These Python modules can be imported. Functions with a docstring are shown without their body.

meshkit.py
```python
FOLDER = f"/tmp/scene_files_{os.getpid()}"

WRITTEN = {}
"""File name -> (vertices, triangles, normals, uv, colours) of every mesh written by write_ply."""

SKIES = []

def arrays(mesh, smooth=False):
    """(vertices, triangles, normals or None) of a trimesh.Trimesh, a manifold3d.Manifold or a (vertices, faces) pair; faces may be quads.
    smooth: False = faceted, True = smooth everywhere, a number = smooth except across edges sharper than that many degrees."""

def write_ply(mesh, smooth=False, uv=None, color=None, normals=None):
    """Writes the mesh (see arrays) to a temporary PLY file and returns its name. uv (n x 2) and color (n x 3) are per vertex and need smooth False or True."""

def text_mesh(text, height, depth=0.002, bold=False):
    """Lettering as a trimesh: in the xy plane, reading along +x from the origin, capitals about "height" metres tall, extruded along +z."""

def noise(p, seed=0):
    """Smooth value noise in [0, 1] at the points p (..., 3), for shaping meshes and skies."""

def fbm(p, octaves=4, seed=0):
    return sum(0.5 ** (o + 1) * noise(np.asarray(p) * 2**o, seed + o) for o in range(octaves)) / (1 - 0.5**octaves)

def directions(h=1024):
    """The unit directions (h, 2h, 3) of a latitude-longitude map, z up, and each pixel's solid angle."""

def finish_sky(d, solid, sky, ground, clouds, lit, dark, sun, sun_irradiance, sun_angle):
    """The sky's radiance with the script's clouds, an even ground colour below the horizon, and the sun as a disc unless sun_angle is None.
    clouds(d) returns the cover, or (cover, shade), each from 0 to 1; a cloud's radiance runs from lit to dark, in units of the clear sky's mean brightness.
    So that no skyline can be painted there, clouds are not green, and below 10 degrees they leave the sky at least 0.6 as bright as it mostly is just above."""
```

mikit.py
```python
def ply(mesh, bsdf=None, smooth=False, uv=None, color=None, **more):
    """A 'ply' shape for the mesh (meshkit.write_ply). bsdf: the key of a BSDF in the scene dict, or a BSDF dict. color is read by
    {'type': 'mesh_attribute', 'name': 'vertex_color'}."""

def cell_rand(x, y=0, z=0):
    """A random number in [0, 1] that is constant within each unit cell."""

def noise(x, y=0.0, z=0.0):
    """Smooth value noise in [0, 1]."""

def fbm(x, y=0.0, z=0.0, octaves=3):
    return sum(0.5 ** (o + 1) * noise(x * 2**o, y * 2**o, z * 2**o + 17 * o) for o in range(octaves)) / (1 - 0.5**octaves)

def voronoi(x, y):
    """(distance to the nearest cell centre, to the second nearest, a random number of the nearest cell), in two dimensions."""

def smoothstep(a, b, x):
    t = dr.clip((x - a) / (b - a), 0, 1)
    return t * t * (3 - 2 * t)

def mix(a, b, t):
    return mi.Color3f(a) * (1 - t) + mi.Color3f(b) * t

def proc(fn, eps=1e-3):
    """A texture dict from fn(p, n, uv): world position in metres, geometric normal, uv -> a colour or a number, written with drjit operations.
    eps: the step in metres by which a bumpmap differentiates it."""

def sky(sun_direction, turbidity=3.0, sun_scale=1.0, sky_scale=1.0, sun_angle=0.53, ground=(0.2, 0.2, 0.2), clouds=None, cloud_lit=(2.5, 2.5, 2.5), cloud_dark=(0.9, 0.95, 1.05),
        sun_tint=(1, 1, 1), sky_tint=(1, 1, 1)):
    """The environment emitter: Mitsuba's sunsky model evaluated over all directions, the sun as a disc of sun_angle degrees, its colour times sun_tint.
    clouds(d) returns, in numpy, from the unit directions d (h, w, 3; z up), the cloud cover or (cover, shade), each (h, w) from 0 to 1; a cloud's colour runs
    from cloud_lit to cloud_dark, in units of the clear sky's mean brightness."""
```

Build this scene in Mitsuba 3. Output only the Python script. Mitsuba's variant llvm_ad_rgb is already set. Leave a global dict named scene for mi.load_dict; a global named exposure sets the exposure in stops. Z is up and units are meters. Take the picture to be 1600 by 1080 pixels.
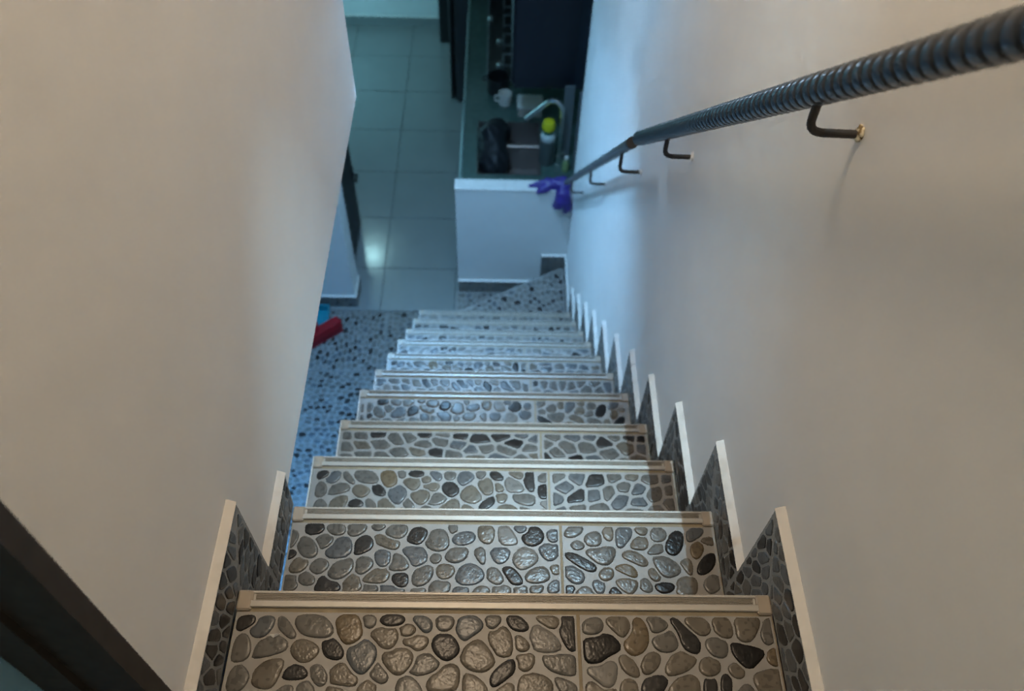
import math, random
import numpy as np, trimesh, shapely
import drjit as dr, mitsuba as mi, mikit, meshkit
from shapely.geometry import Polygon, MultiPoint, box as sbox
from shapely.ops import unary_union
from mikit import proc, noise, fbm, voronoi, cell_rand, smoothstep, mix

T = mi.ScalarTransform4f
scene, labels = {}, {}
S = 0.8065                      # one modelling unit = 0.8065 m (the flight is 0.75 m wide)

# ------------------------------------------------------------------ camera, exposure, lights
CAM = np.array([0.4370, -0.5538, 1.4574]) * S
FWD = np.array([0.02138, 0.60077, -0.79913])
UPV = np.array([-0.01596, 0.79942, 0.60056])
scene['camera'] = {'type': 'thinlens', 'fov': 62.05, 'fov_axis': 'x', 'aperture_radius': 0.0031, 'focus_distance': 1.22,
                   'near_clip': 0.02, 'far_clip': 60.0,
                   'to_world': T().look_at(origin=CAM.tolist(), target=(CAM + FWD).tolist(), up=UPV.tolist())}
exposure = 0.0
WARM = (33.5, 25.8, 18.0)       # round ceiling lamp over the top of the stairs
COOL = (25.0, 37.0, 51.0)       # globe pendant over the lower half of the stairs
DOWN = (100.0, 212.0, 340.0)      # two cylinder downlights over the lower steps
LEFT = (110.0, 430.0, 1000.0)      # blue-white downlight under the upper floor, left of the stairs
SPOT = (17.0, 27.0, 33.5)        # recessed cool spotlight in the ceiling over the upper steps
TEAL = (20.0, 38.0, 40.0)        # wall globe lamp at the far end of the lower room
BLUE = (0.04, 0.22, 0.55)          # window of the lower room, left of the frame

FAR = (0.95, 2.7, 3.4)          # glazed door at the far end of the lower room, left of the frame

def emit(c):
    return {'type': 'area', 'radiance': {'type': 'rgb', 'value': list(c)}}

# ------------------------------------------------------------------ materials
def lin(r, g, b):
    f = lambda c: c / 12.92 if c <= 0.04045 else ((c + 0.055) / 1.055) ** 2.4
    return [f(x / 255.0) for x in (r, g, b)]

def rgb(c):
    return {'type': 'rgb', 'value': list(c)}

def mat(key, color, rough=0.5, metal=0.0, spec=0.5, bump=None, bscale=1.0, coat=0.0, coat_gloss=0.9, eps=1e-3):
    d = {'type': 'principled', 'base_color': proc(color) if callable(color) else rgb(color),
         'roughness': proc(rough) if callable(rough) else float(rough), 'metallic': float(metal), 'specular': float(spec)}
    if coat:
        d['clearcoat'] = float(coat); d['clearcoat_gloss'] = float(coat_gloss)
    if bump:
        d = {'type': 'bumpmap', 'arbitrary': proc(bump, eps), 'scale': float(bscale), 'bsdf': d}
    scene[key] = {'type': 'twosided', 'bsdf': d}

def wall_color(p, n, uv):
    a = fbm(p.x * 9, p.y * 9, p.z * 9)
    b = noise(p.x * 60, p.y * 60, p.z * 22)
    return mix((0.735, 0.728, 0.712), (0.785, 0.778, 0.762), a * 0.8 + b * 0.2)

def wall_bump(p, n, uv):
    return fbm(p.x * 18, p.y * 18, p.z * 18) * 0.0012 + noise(p.x * 130, p.y * 130, p.z * 130) * 0.00012

mat('m_wall', wall_color, 0.62, spec=0.35, bump=wall_bump)
mat('m_ceiling', (0.78, 0.78, 0.77), 0.8)
mat('m_trim', lambda p, n, uv: mix((0.64, 0.625, 0.60), (0.56, 0.54, 0.51), smoothstep(0.45, 0.8, fbm(p.x * 40, p.y * 40, p.z * 40))), 0.55)
mat('m_concrete', lambda p, n, uv: mix((0.42, 0.41, 0.39), (0.52, 0.51, 0.49), fbm(p.x * 20, p.y * 20, p.z * 20)), 0.85)

def grout_color(p, n, uv):
    a = fbm(p.x * 30, p.y * 30, p.z * 30)
    dirt = smoothstep(0.55, 0.8, fbm(p.x * 14 + 3, p.y * 14, p.z * 14))
    return mix(mix((0.225, 0.222, 0.216), (0.268, 0.265, 0.258), a), (0.18, 0.15, 0.105), dirt * 0.3)
mat('m_grout', grout_color, 0.42, spec=0.5)
mat('m_joint', lambda p, n, uv: mix((0.30, 0.25, 0.17), (0.20, 0.17, 0.12), fbm(p.x * 60, p.y * 60, p.z * 60)), 0.8)
def shallow(p, n, uv):
    return fbm(p.x * 150, p.y * 150, p.z * 150) * 0.0006 + noise(p.x * 420, p.y * 420, p.z * 420) * 0.00028
TONES = {'G': ((0.080, 0.077, 0.070), (0.125, 0.120, 0.110)), 'T': ((0.092, 0.080, 0.063), (0.142, 0.126, 0.102)), 'B': ((0.064, 0.070, 0.076), (0.102, 0.110, 0.117)),
         'D': ((0.020, 0.019, 0.018), (0.036, 0.034, 0.033)), 'K': ((0.008, 0.0075, 0.007), (0.018, 0.016, 0.015)), 'L': ((0.125, 0.120, 0.110), (0.175, 0.168, 0.157)),
         'W': ((0.092, 0.070, 0.042), (0.140, 0.110, 0.072))}
def pebble_color(lo, hi):
    def fn(p, n, uv):
        a = fbm(p.x * 55, p.y * 55, p.z * 55)
        v = smoothstep(0.60, 0.68, noise(p.x * 210, p.y * 210, p.z * 210))
        return mix(mix(lo, hi, a), tuple(x * 0.5 for x in lo), v * 0.45)
    return fn
for k_, (lo_, hi_) in TONES.items():
    mat('m_pebble_' + k_, pebble_color(lo_, hi_), 0.26, spec=0.22 if k_ in 'DK' else 0.29, bump=shallow)
def riser_color(p, n, uv):
    d1, d2, r = voronoi(p.x / 0.035, p.z / 0.030)
    return mix((0.38, 0.37, 0.355), mix((0.06, 0.06, 0.06), (0.25, 0.23, 0.20), r), smoothstep(0.10, 0.18, d2 - d1))
mat('m_riser', riser_color, 0.35)
mat('m_alu', lambda p, n, uv: mix((0.38, 0.365, 0.335), (0.43, 0.415, 0.385), fbm(p.x * 25, p.y * 25, p.z * 25)), 0.38, metal=0.25, spec=0.5)
mat('m_alu_groove', (0.20, 0.17, 0.13), 0.5, metal=0.5)
mat('m_cap_end', lambda p, n, uv: mix((0.30, 0.26, 0.21), (0.35, 0.30, 0.245), fbm(p.x * 80, p.y * 80, p.z * 80)), 0.55)

def tile_color(p, n, uv):
    a = fbm(p.x * 7, p.y * 7, 0.3)
    b = noise(p.x * 160, p.y * 160, 0.5)
    return mix((0.215, 0.225, 0.225), (0.26, 0.27, 0.27), a * 0.6 + b * 0.4)
mat('m_floor_tile', tile_color, 0.13, spec=0.6)
mat('m_floor_joint', (0.11, 0.115, 0.115), 0.8)

def black_tape_bump(p, n, uv):
    return noise(p.x * 300, p.y * 300, p.z * 300) * 0.0003
mat('m_tape', (0.011, 0.017, 0.025), 0.25, spec=0.6, bump=black_tape_bump)
mat('m_pipe', (0.055, 0.062, 0.072), 0.32, spec=0.6)
mat('m_black_metal', lambda p, n, uv: mix((0.013, 0.012, 0.011), (0.030, 0.024, 0.018), fbm(p.x * 70, p.y * 70, p.z * 70)), 0.55)
mat('m_brown_black', lambda p, n, uv: mix((0.016, 0.013, 0.010), (0.027, 0.021, 0.017), fbm(p.x * 40, p.y * 40, p.z * 40)), 0.6)
mat('m_plug', lambda p, n, uv: mix((0.78, 0.70, 0.52), (0.20, 0.14, 0.06), smoothstep(0.45, 0.7, noise(p.x * 240, p.y * 240, p.z * 240))), 0.8)
mat('m_plaster', (0.84, 0.84, 0.84), 0.8)
mat('m_purple', lambda p, n, uv: mix((0.022, 0.014, 0.14), (0.045, 0.026, 0.22), fbm(p.x * 40, p.y * 40, p.z * 40)), 0.45)
mat('m_red', (0.24, 0.004, 0.009), 0.35)
mat('m_red_bristle', (0.17, 0.004, 0.010), 0.7)
mat('m_teal', (0.008, 0.20, 0.27), 0.4)
mat('m_black', (0.008, 0.009, 0.010), 0.5)
mat('m_bag', (0.006, 0.007, 0.009), 0.55, spec=0.3)
mat('m_dark_grey', (0.040, 0.046, 0.052), 0.4)
mat('m_navy', lambda p, n, uv: mix((0.004, 0.006, 0.012), (0.006, 0.009, 0.016), noise(p.x * 3, p.y * 160, p.z * 3)), 0.38)
mat('m_navy_light', (0.007, 0.013, 0.022), 0.4)
mat('m_stone', lambda p, n, uv: mix((0.030, 0.062, 0.055), (0.055, 0.095, 0.085), fbm(p.x * 50, p.y * 50, p.z * 50)), 0.22, spec=0.55)
mat('m_stone_edge', (0.14, 0.21, 0.20), 0.2, spec=0.6)
mat('m_sink', lambda p, n, uv: mix((0.17, 0.15, 0.14), (0.22, 0.19, 0.18), noise(p.x * 10, p.y * 200, p.z * 10)), 0.38, metal=0.6)
mat('m_sink_rim', (0.50, 0.40, 0.36), 0.3, metal=0.5)
mat('m_chrome', (0.75, 0.77, 0.78), 0.12, metal=1.0)
mat('m_steel_knob', (0.80, 0.82, 0.80), 0.2, metal=0.9)
mat('m_white_ceramic', (0.66, 0.63, 0.58), 0.25)
mat('m_cream', (0.40, 0.37, 0.33), 0.4)
mat('m_yellow', (0.52, 0.48, 0.012), 0.4)
mat('m_green_label', (0.02, 0.12, 0.10), 0.4)
mat('m_pale_label', (0.40, 0.46, 0.46), 0.5)
mat('m_liquid', (0.06, 0.075, 0.075), 0.18, spec=0.6)
mat('m_grey_board', (0.10, 0.12, 0.13), 0.45)
mat('m_leaf_green', (0.20, 0.28, 0.12), 0.5)
mat('m_paper', (0.85, 0.85, 0.83), 0.6)
mat('m_door', lambda p, n, uv: mix((0.21, 0.44, 0.60), (0.225, 0.46, 0.63), noise(p.x * 30, p.y * 30, p.z * 4)), 0.45)
scene['m_lamp'] = {'type': 'diffuse', 'reflectance': rgb((0.8, 0.8, 0.8))}

# ------------------------------------------------------------------ mesh helpers (modelling units; scaled by S when written)
def M(v, f):
    return trimesh.Trimesh(np.asarray(v, float), np.asarray(f, int), process=False)

def join(*ms):
    ms = [m for m in ms if m is not None]
    return trimesh.util.concatenate(ms) if len(ms) > 1 else ms[0]

def bx(x0, x1, y0, y1, z0, z1, b=0.0):
    lo, hi = np.array([x0, y0, z0], float), np.array([x1, y1, z1], float)
    if b <= 0:
        pts = [[(lo, hi)[i][0], (lo, hi)[j][1], (lo, hi)[k][2]] for i in (0, 1) for j in (0, 1) for k in (0, 1)]
    else:
        b = min(b, 0.49 * (hi - lo).min())
        pts = []
        for i in (0, 1):
            for j in (0, 1):
                for k in (0, 1):
                    c = np.array([(lo, hi)[i][0], (lo, hi)[j][1], (lo, hi)[k][2]])
                    sg = np.array([1 - 2 * i, 1 - 2 * j, 1 - 2 * k]) * b
                    for a in range(3):
                        q = c + sg; q[a] = c[a]; pts.append(q)
    return trimesh.convex.convex_hull(np.array(pts))

def hull(pts):
    return trimesh.convex.convex_hull(np.asarray(pts, float))

def frame_of(t):
    a = np.cross(t, [0, 0, 1.0] if abs(t[2]) < 0.95 else [1.0, 0, 0]); a /= np.linalg.norm(a)
    return a, np.cross(t, a)

def tube(path, r, n=14, caps=True):
    p = np.asarray(path, float)
    r = np.broadcast_to(r, (len(p),))
    t = np.gradient(p, axis=0); t /= np.linalg.norm(t, axis=1, keepdims=True)
    a, _ = frame_of(t[0]); V = []
    ang = np.arange(n) * 2 * math.pi / n
    for i in range(len(p)):
        a = a - t[i] * (a @ t[i]); a /= np.linalg.norm(a)
        b = np.cross(t[i], a)
        V.append(p[i] + r[i] * (np.cos(ang)[:, None] * a + np.sin(ang)[:, None] * b))
    V = np.vstack(V); F = []
    for i in range(len(p) - 1):
        for j in range(n):
            k = (j + 1) % n
            F += [[i * n + j, i * n + k, (i + 1) * n + k], [i * n + j, (i + 1) * n + k, (i + 1) * n + j]]
    if caps:
        m = len(V); V = np.vstack([V, p[0], p[-1]])
        for j in range(n):
            k = (j + 1) % n
            F += [[m, k, j], [m + 1, (len(p) - 1) * n + j, (len(p) - 1) * n + k]]
    return M(V, F)

def lathe(profile, c=(0, 0, 0), n=24):
    pr = np.asarray(profile, float); ang = np.arange(n) * 2 * math.pi / n
    V = np.vstack([np.stack([r * np.cos(ang), r * np.sin(ang), np.full(n, z)], 1) for r, z in pr]) + np.asarray(c, float)
    F = []
    for i in range(len(pr) - 1):
        for j in range(n):
            k = (j + 1) % n
            F += [[i * n + j, i * n + k, (i + 1) * n + k], [i * n + j, (i + 1) * n + k, (i + 1) * n + j]]
    return M(V, F)

def bend(pts, r, n=6):
    """A polyline with its corners rounded by radius r."""
    p = [np.asarray(q, float) for q in pts]; out = [p[0]]
    for i in range(1, len(p) - 1):
        u = p[i - 1] - p[i]; w = p[i + 1] - p[i]
        u /= np.linalg.norm(u); w /= np.linalg.norm(w)
        a, b = p[i] + u * r, p[i] + w * r
        for s in np.linspace(0, 1, n):
            out.append((1 - s) ** 2 * a + 2 * s * (1 - s) * p[i] + s * s * b)
    return np.array(out + [p[-1]])

def prism(poly, z0, z1, o=(0, 0, 0), ea=(1, 0, 0), eb=(0, 1, 0)):
    """A shapely polygon in the (ea, eb) plane through o, extruded along ea x eb from z0 to z1."""
    g = trimesh.creation.extrude_polygon(poly, z1 - z0, engine='earcut')
    return plane(np.array(g.vertices) + [0, 0, z0], g.faces, o, ea, eb)

def plane(v, f, o, ea, eb):
    ea, eb = np.asarray(ea, float), np.asarray(eb, float); en = np.cross(ea, eb)
    v = np.asarray(v, float)
    return M(np.asarray(o, float) + v[:, :1] * ea + v[:, 1:2] * eb + v[:, 2:3] * en, f)

def key_of(name, parent=None):
    base = (parent + '__' if parent else '') + name
    key, k = base, 0
    while key in USED:
        k += 1; key = f'{base}_{k:03d}'
    USED.add(key)
    return key
USED = set()

def obj(name, mesh, m, parent=None, smooth=False, **more):
    key = key_of(name, parent)
    if isinstance(mesh, trimesh.Trimesh):
        mesh = M(mesh.vertices * S, mesh.faces)
    scene[key] = mikit.ply(mesh, m, smooth=smooth, **more)
    return key

def thing(name, label, cat, group=None):
    key = key_of(name)
    labels[key] = {'label': label, 'category': cat}
    if group:
        labels[key]['group'] = group
    return key

def struct(name, mesh=None, m=None, smooth=False):
    key = obj(name, mesh, m, None, smooth) if mesh is not None else key_of(name)
    labels[key] = {'kind': 'structure'}
    return key

def note(key, **kw):
    labels.setdefault(key, {}).update(kw)
    return key

# ------------------------------------------------------------------ pebble tiles
def chaikin(p, n=2):
    p = np.asarray(p, float)
    for _ in range(n):
        q = np.roll(p, -1, 0)
        p = np.stack([0.75 * p + 0.25 * q, 0.25 * p + 0.75 * q], 1).reshape(-1, 2)
    return p

def ring(poly, n):
    L = poly.exterior.length
    pts = np.array([poly.exterior.interpolate(L * k / n).coords[0] for k in range(n)])
    if Polygon(pts).exterior.is_ccw is False:
        pts = pts[::-1]
    return pts

def pebble_fill(area, rng, size, gap, fixed=(), used=None, stretch=1.35):
    """Pebble outlines that fill the polygon AREA around the outlines in FIXED."""
    x0, y0, x1, y1 = area.bounds
    fu = unary_union([f.buffer(gap * 0.9) for f in fixed]) if fixed else None
    if used is not None:
        fu = used if fu is None else fu.union(used)
    th = rng.uniform(0, math.pi); st = rng.uniform(1.0, stretch)
    R = np.array([[math.cos(th), math.sin(th)], [-math.sin(th), math.cos(th)]])
    A = np.diag([1 / st, st]) @ R; Ai = np.linalg.inv(A)
    seeds = []
    for _ in range(int(60 * (x1 - x0) * (y1 - y0) / size ** 2) + 60):
        c = np.array([rng.uniform(x0, x1), rng.uniform(y0, y1)])
        if fu is not None and fu.contains(shapely.Point(c)):
            continue
        a = A @ c; d = size * rng.choice([0.62, 0.8, 0.9, 1.0])
        if all(np.hypot(*(a - s)) > d for s in seeds):
            seeds.append(a)
    if len(seeds) < 3:
        return []
    V = shapely.voronoi_polygons(MultiPoint(seeds), extend_to=sbox(-9, -9, 9, 9).buffer(1))
    out = []
    for c in V.geoms:
        p = Polygon((Ai @ np.array(c.exterior.coords).T).T).intersection(area)
        if fu is not None:
            p = p.difference(fu)
        p = p.buffer(-gap / 2)
        if p.is_empty:
            continue
        p = max(getattr(p, 'geoms', [p]), key=lambda g: g.area)
        r = size * 0.07
        p = p.buffer(-r).buffer(r * 1.0, quad_segs=3)
        if p.is_empty:
            continue
        p = max(getattr(p, 'geoms', [p]), key=lambda g: g.area)
        if p.area > (size * 0.28) ** 2:
            out.append(p)
    return out

def pebble_mesh(poly, h, n, o, ea, eb, full=True):
    r = ring(poly, n); c = r.mean(0)
    steps = ((1.0, -0.35), (0.955, 0.55), (0.86, 0.93), (0.62, 1.0)) if full else ((1.0, -0.3), (0.86, 0.9))
    V, F = [], []
    for s, z in steps:
        V.append(np.hstack([c + (r - c) * s, np.full((n, 1), h * z)]))
    V = np.vstack(V + [[[c[0], c[1], h * 1.02]]])
    for i in range(len(steps) - 1):
        for j in range(n):
            k = (j + 1) % n
            F += [[i * n + j, i * n + k, (i + 1) * n + k], [i * n + j, (i + 1) * n + k, (i + 1) * n + j]]
    b = (len(steps) - 1) * n
    for j in range(n):
        F.append([b + j, b + (j + 1) % n, len(V) - 1])
    return plane(V, F, o, ea, eb)

TONE_PICK = ['G'] * 44 + ['B'] * 24 + ['T'] * 15 + ['D'] * 9 + ['K'] * 3 + ['L'] * 5
PH = 0.0032

FLOOR_PICK = ['L'] * 44 + ['G'] * 20 + ['B'] * 12 + ['D'] * 13 + ['K'] * 11

def lay_pebbles(parent, polys, rng, h, n, o, ea, eb, tones=None, full=True):
    for i, p in enumerate(polys):
        t = tones[i] if tones else rng.choice(TONE_PICK)
        obj('pebble', pebble_mesh(p, h * rng.uniform(0.85, 1.15), n, o, ea, eb, full), 'm_pebble_' + t, parent, smooth=55)

def stuff_pebbles(parent, polys, rng, h, n, o, ea, eb, pick=TONE_PICK):
    """Pebbles too small in the photograph to be told apart: one part of the tile, each pebble with its own colour."""
    if not polys:
        return
    ms, col = [], []
    for p in polys:
        m = pebble_mesh(p, h * rng.uniform(0.85, 1.15), n, o, ea, eb, False)
        lo, hi = TONES[rng.choice(pick)]; a = rng.random()
        ms.append(m); col.append(np.tile([l + (u - l) * a for l, u in zip(lo, hi)], (len(m.vertices), 1)))
    k = obj('pebble', join(*ms), 'm_pebble_vertex', parent, smooth=True, color=np.vstack(col))
    note(k, kind='stuff')
scene['m_pebble_vertex'] = {'type': 'twosided', 'bsdf': {'type': 'principled', 'base_color': {'type': 'mesh_attribute', 'name': 'vertex_color'}, 'roughness': 0.32, 'specular': 0.5}}

# outlines of the pebbles of the first two steps, in mm from the left baseboard and from the step's front edge (letter = tone)
T1 = ("D 8,-53 14,-46 32,-44 36,-51 30,-59 11,-70|B 33,-66 41,-53 54,-45 68,-47 68,-59 59,-75 46,-79 36,-75|G 77,-46 86,-47 97,-59 110,-78 101,-80 84,-67 78,-57|G 107,-50 113,-43 146,-43 "
 "161,-52 170,-66 167,-76 149,-78 124,-74 111,-63|W 176,-50 185,-42 207,-42 213,-49 220,-72 214,-82 199,-89 190,-84 179,-66|G 220,-43 240,-43 241,-55 235,-62 225,-58|D 251,-47 261,-4"
 "1 285,-42 291,-48 284,-55 264,-57 254,-53|G 10,-109 11,-86 19,-75 29,-80 36,-95 35,-115 12,-120|G 44,-111 50,-91 60,-81 91,-81 97,-93 94,-101 69,-109 46,-113|T 105,-99 112,-87 123,"
 "-84 142,-91 151,-100 145,-112 131,-120 116,-115|D 157,-88 165,-81 176,-84 191,-100 191,-113 177,-114 163,-108|B 200,-106 207,-94 226,-82 245,-96 247,-112 237,-129 228,-138 217,-133"
 " 205,-118|T 236,-73 248,-64 275,-62 281,-77 277,-89 269,-96 257,-94 246,-82|G 11,-167 12,-139 23,-125 37,-135 43,-148 31,-167|T 49,-148 55,-131 71,-119 95,-117 93,-132 84,-159 71,-"
 "162 54,-157|D 98,-142 103,-134 117,-125 128,-129 138,-140 130,-146 105,-147|G 142,-132 151,-125 159,-128 169,-141 169,-153 161,-158 150,-149|T 174,-143 178,-132 192,-121 207,-133 2"
 "21,-148 216,-157 190,-154 176,-151|G 242,-137 250,-120 255,-127 270,-142 268,-150 259,-152 246,-144|T 259,-113 266,-102 288,-98 304,-101 309,-115 298,-133 287,-139 275,-133|G 125,-"
 "164 130,-155 143,-152 150,-162 152,-175 131,-175|G 91,-170 105,-159 117,-161 125,-175 93,-178|T 223,-165 233,-152 247,-150 252,-161 247,-176 226,-177|T 173,-175 175,-160 187,-158 1"
 "99,-166 203,-177|G 287,-156 296,-142 312,-146 325,-161 329,-174 289,-174|B 305,-44 323,-43 337,-50 337,-65 328,-69 318,-59|G 346,-43 373,-43 375,-54 367,-65 350,-64|B 382,-54 389,-"
 "44 410,-41 424,-52 423,-62 406,-74 395,-82 387,-74 382,-64|G 430,-47 437,-41 455,-41 454,-51 443,-61 434,-57|D 468,-41 488,-41 503,-57 500,-64 482,-64 471,-55|T 515,-40 555,-41 553"
 ",-57 544,-60 527,-50|D 561,-40 584,-39 582,-56 585,-87 581,-97 573,-96 562,-77 558,-57|T 284,-65 293,-57 308,-59 310,-67 301,-74 288,-73|T 291,-84 303,-77 331,-77 332,-89 321,-99 3"
 "02,-94|D 342,-87 348,-76 360,-72 374,-77 385,-93 383,-105 368,-115 357,-111 345,-99|T 391,-108 397,-96 415,-82 427,-87 444,-112 444,-122 428,-133 408,-130 394,-120|T 437,-72 445,-6"
 "3 463,-59 473,-72 475,-104 462,-108 450,-104 441,-92|T 480,-76 492,-76 505,-90 500,-98 484,-97|L 509,-65 517,-56 533,-61 557,-85 555,-98 520,-99 509,-88|G 306,-131 314,-115 331,-10"
 "5 350,-113 353,-124 341,-134 321,-139 307,-136|T 336,-153 351,-136 372,-122 386,-128 387,-147 382,-164 341,-165|T 396,-138 412,-141 432,-156 434,-173 398,-174|D 442,-141 454,-127 4"
 "70,-116 478,-115 479,-133 464,-145 448,-156 442,-154|T 484,-108 511,-104 512,-119 502,-131 490,-129 485,-117|G 528,-109 538,-106 583,-107 586,-125 581,-137 559,-136 536,-127|T 488,"
 "-152 496,-139 514,-137 535,-144 542,-156 535,-173 488,-173|G 547,-146 553,-143 582,-155 586,-172 562,-172|T 452,-164 464,-154 476,-154 482,-164 478,-173 450,-173|G 597,-57 605,-46 "
 "624,-42 632,-52 627,-65 610,-69 599,-66|T 638,-47 651,-39 671,-40 678,-54 672,-67 664,-74 650,-61|W 685,-49 694,-41 705,-54 708,-76 701,-95 681,-105 668,-93 670,-81 679,-66|G 709,-"
 "42 726,-40 744,-51 739,-59 721,-66 712,-58|D 750,-44 759,-42 774,-60 796,-80 792,-99 781,-98 768,-90 763,-65|T 776,-42 797,-38 813,-48 817,-62 805,-70 791,-65 780,-53|T 825,-42 842"
 ",-37 853,-47 854,-72 837,-72 824,-60|T 863,-45 875,-37 902,-39 904,-49 885,-79 868,-78 861,-65|G 905,-57 919,-42 935,-38 932,-61 919,-84 907,-81|K 597,-84 607,-78 639,-69 658,-86 6"
 "57,-96 637,-105 622,-116 600,-116|G 715,-79 733,-71 747,-63 755,-75 757,-90 742,-98 723,-95|G 806,-82 821,-75 841,-79 840,-101 831,-107 813,-101|K 848,-87 857,-84 890,-92 904,-98 8"
 "94,-110 874,-126 856,-108|W 910,-101 920,-93 934,-94 934,-115 920,-120 909,-113|T 656,-110 668,-105 680,-117 688,-135 682,-140 664,-131|T 694,-121 703,-105 718,-100 726,-109 717,-1"
 "26 702,-135 694,-131|T 737,-121 749,-104 767,-99 785,-108 782,-118 765,-130 738,-137 734,-130|T 792,-121 799,-110 814,-109 825,-118 821,-132 803,-137 792,-130|T 841,-123 852,-117 8"
 "64,-127 861,-139 848,-139 841,-130|L 599,-130 624,-120 648,-116 650,-129 645,-150 633,-157 615,-143|D 692,-156 701,-142 723,-139 735,-144 720,-167 692,-167|T 738,-158 754,-142 772,"
 "-137 785,-144 784,-167 735,-167|D 797,-146 805,-140 814,-144 813,-167 794,-167|D 826,-141 834,-135 840,-144 836,-166 823,-167|T 879,-141 891,-132 933,-124 934,-157 928,-166 889,-16"
 "6|T 657,-154 665,-145 679,-147 683,-163 675,-168 656,-168|T 600,-152 612,-150 647,-161 649,-170 599,-170|G 852,-162 866,-150 876,-162 874,-171 850,-171")
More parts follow.
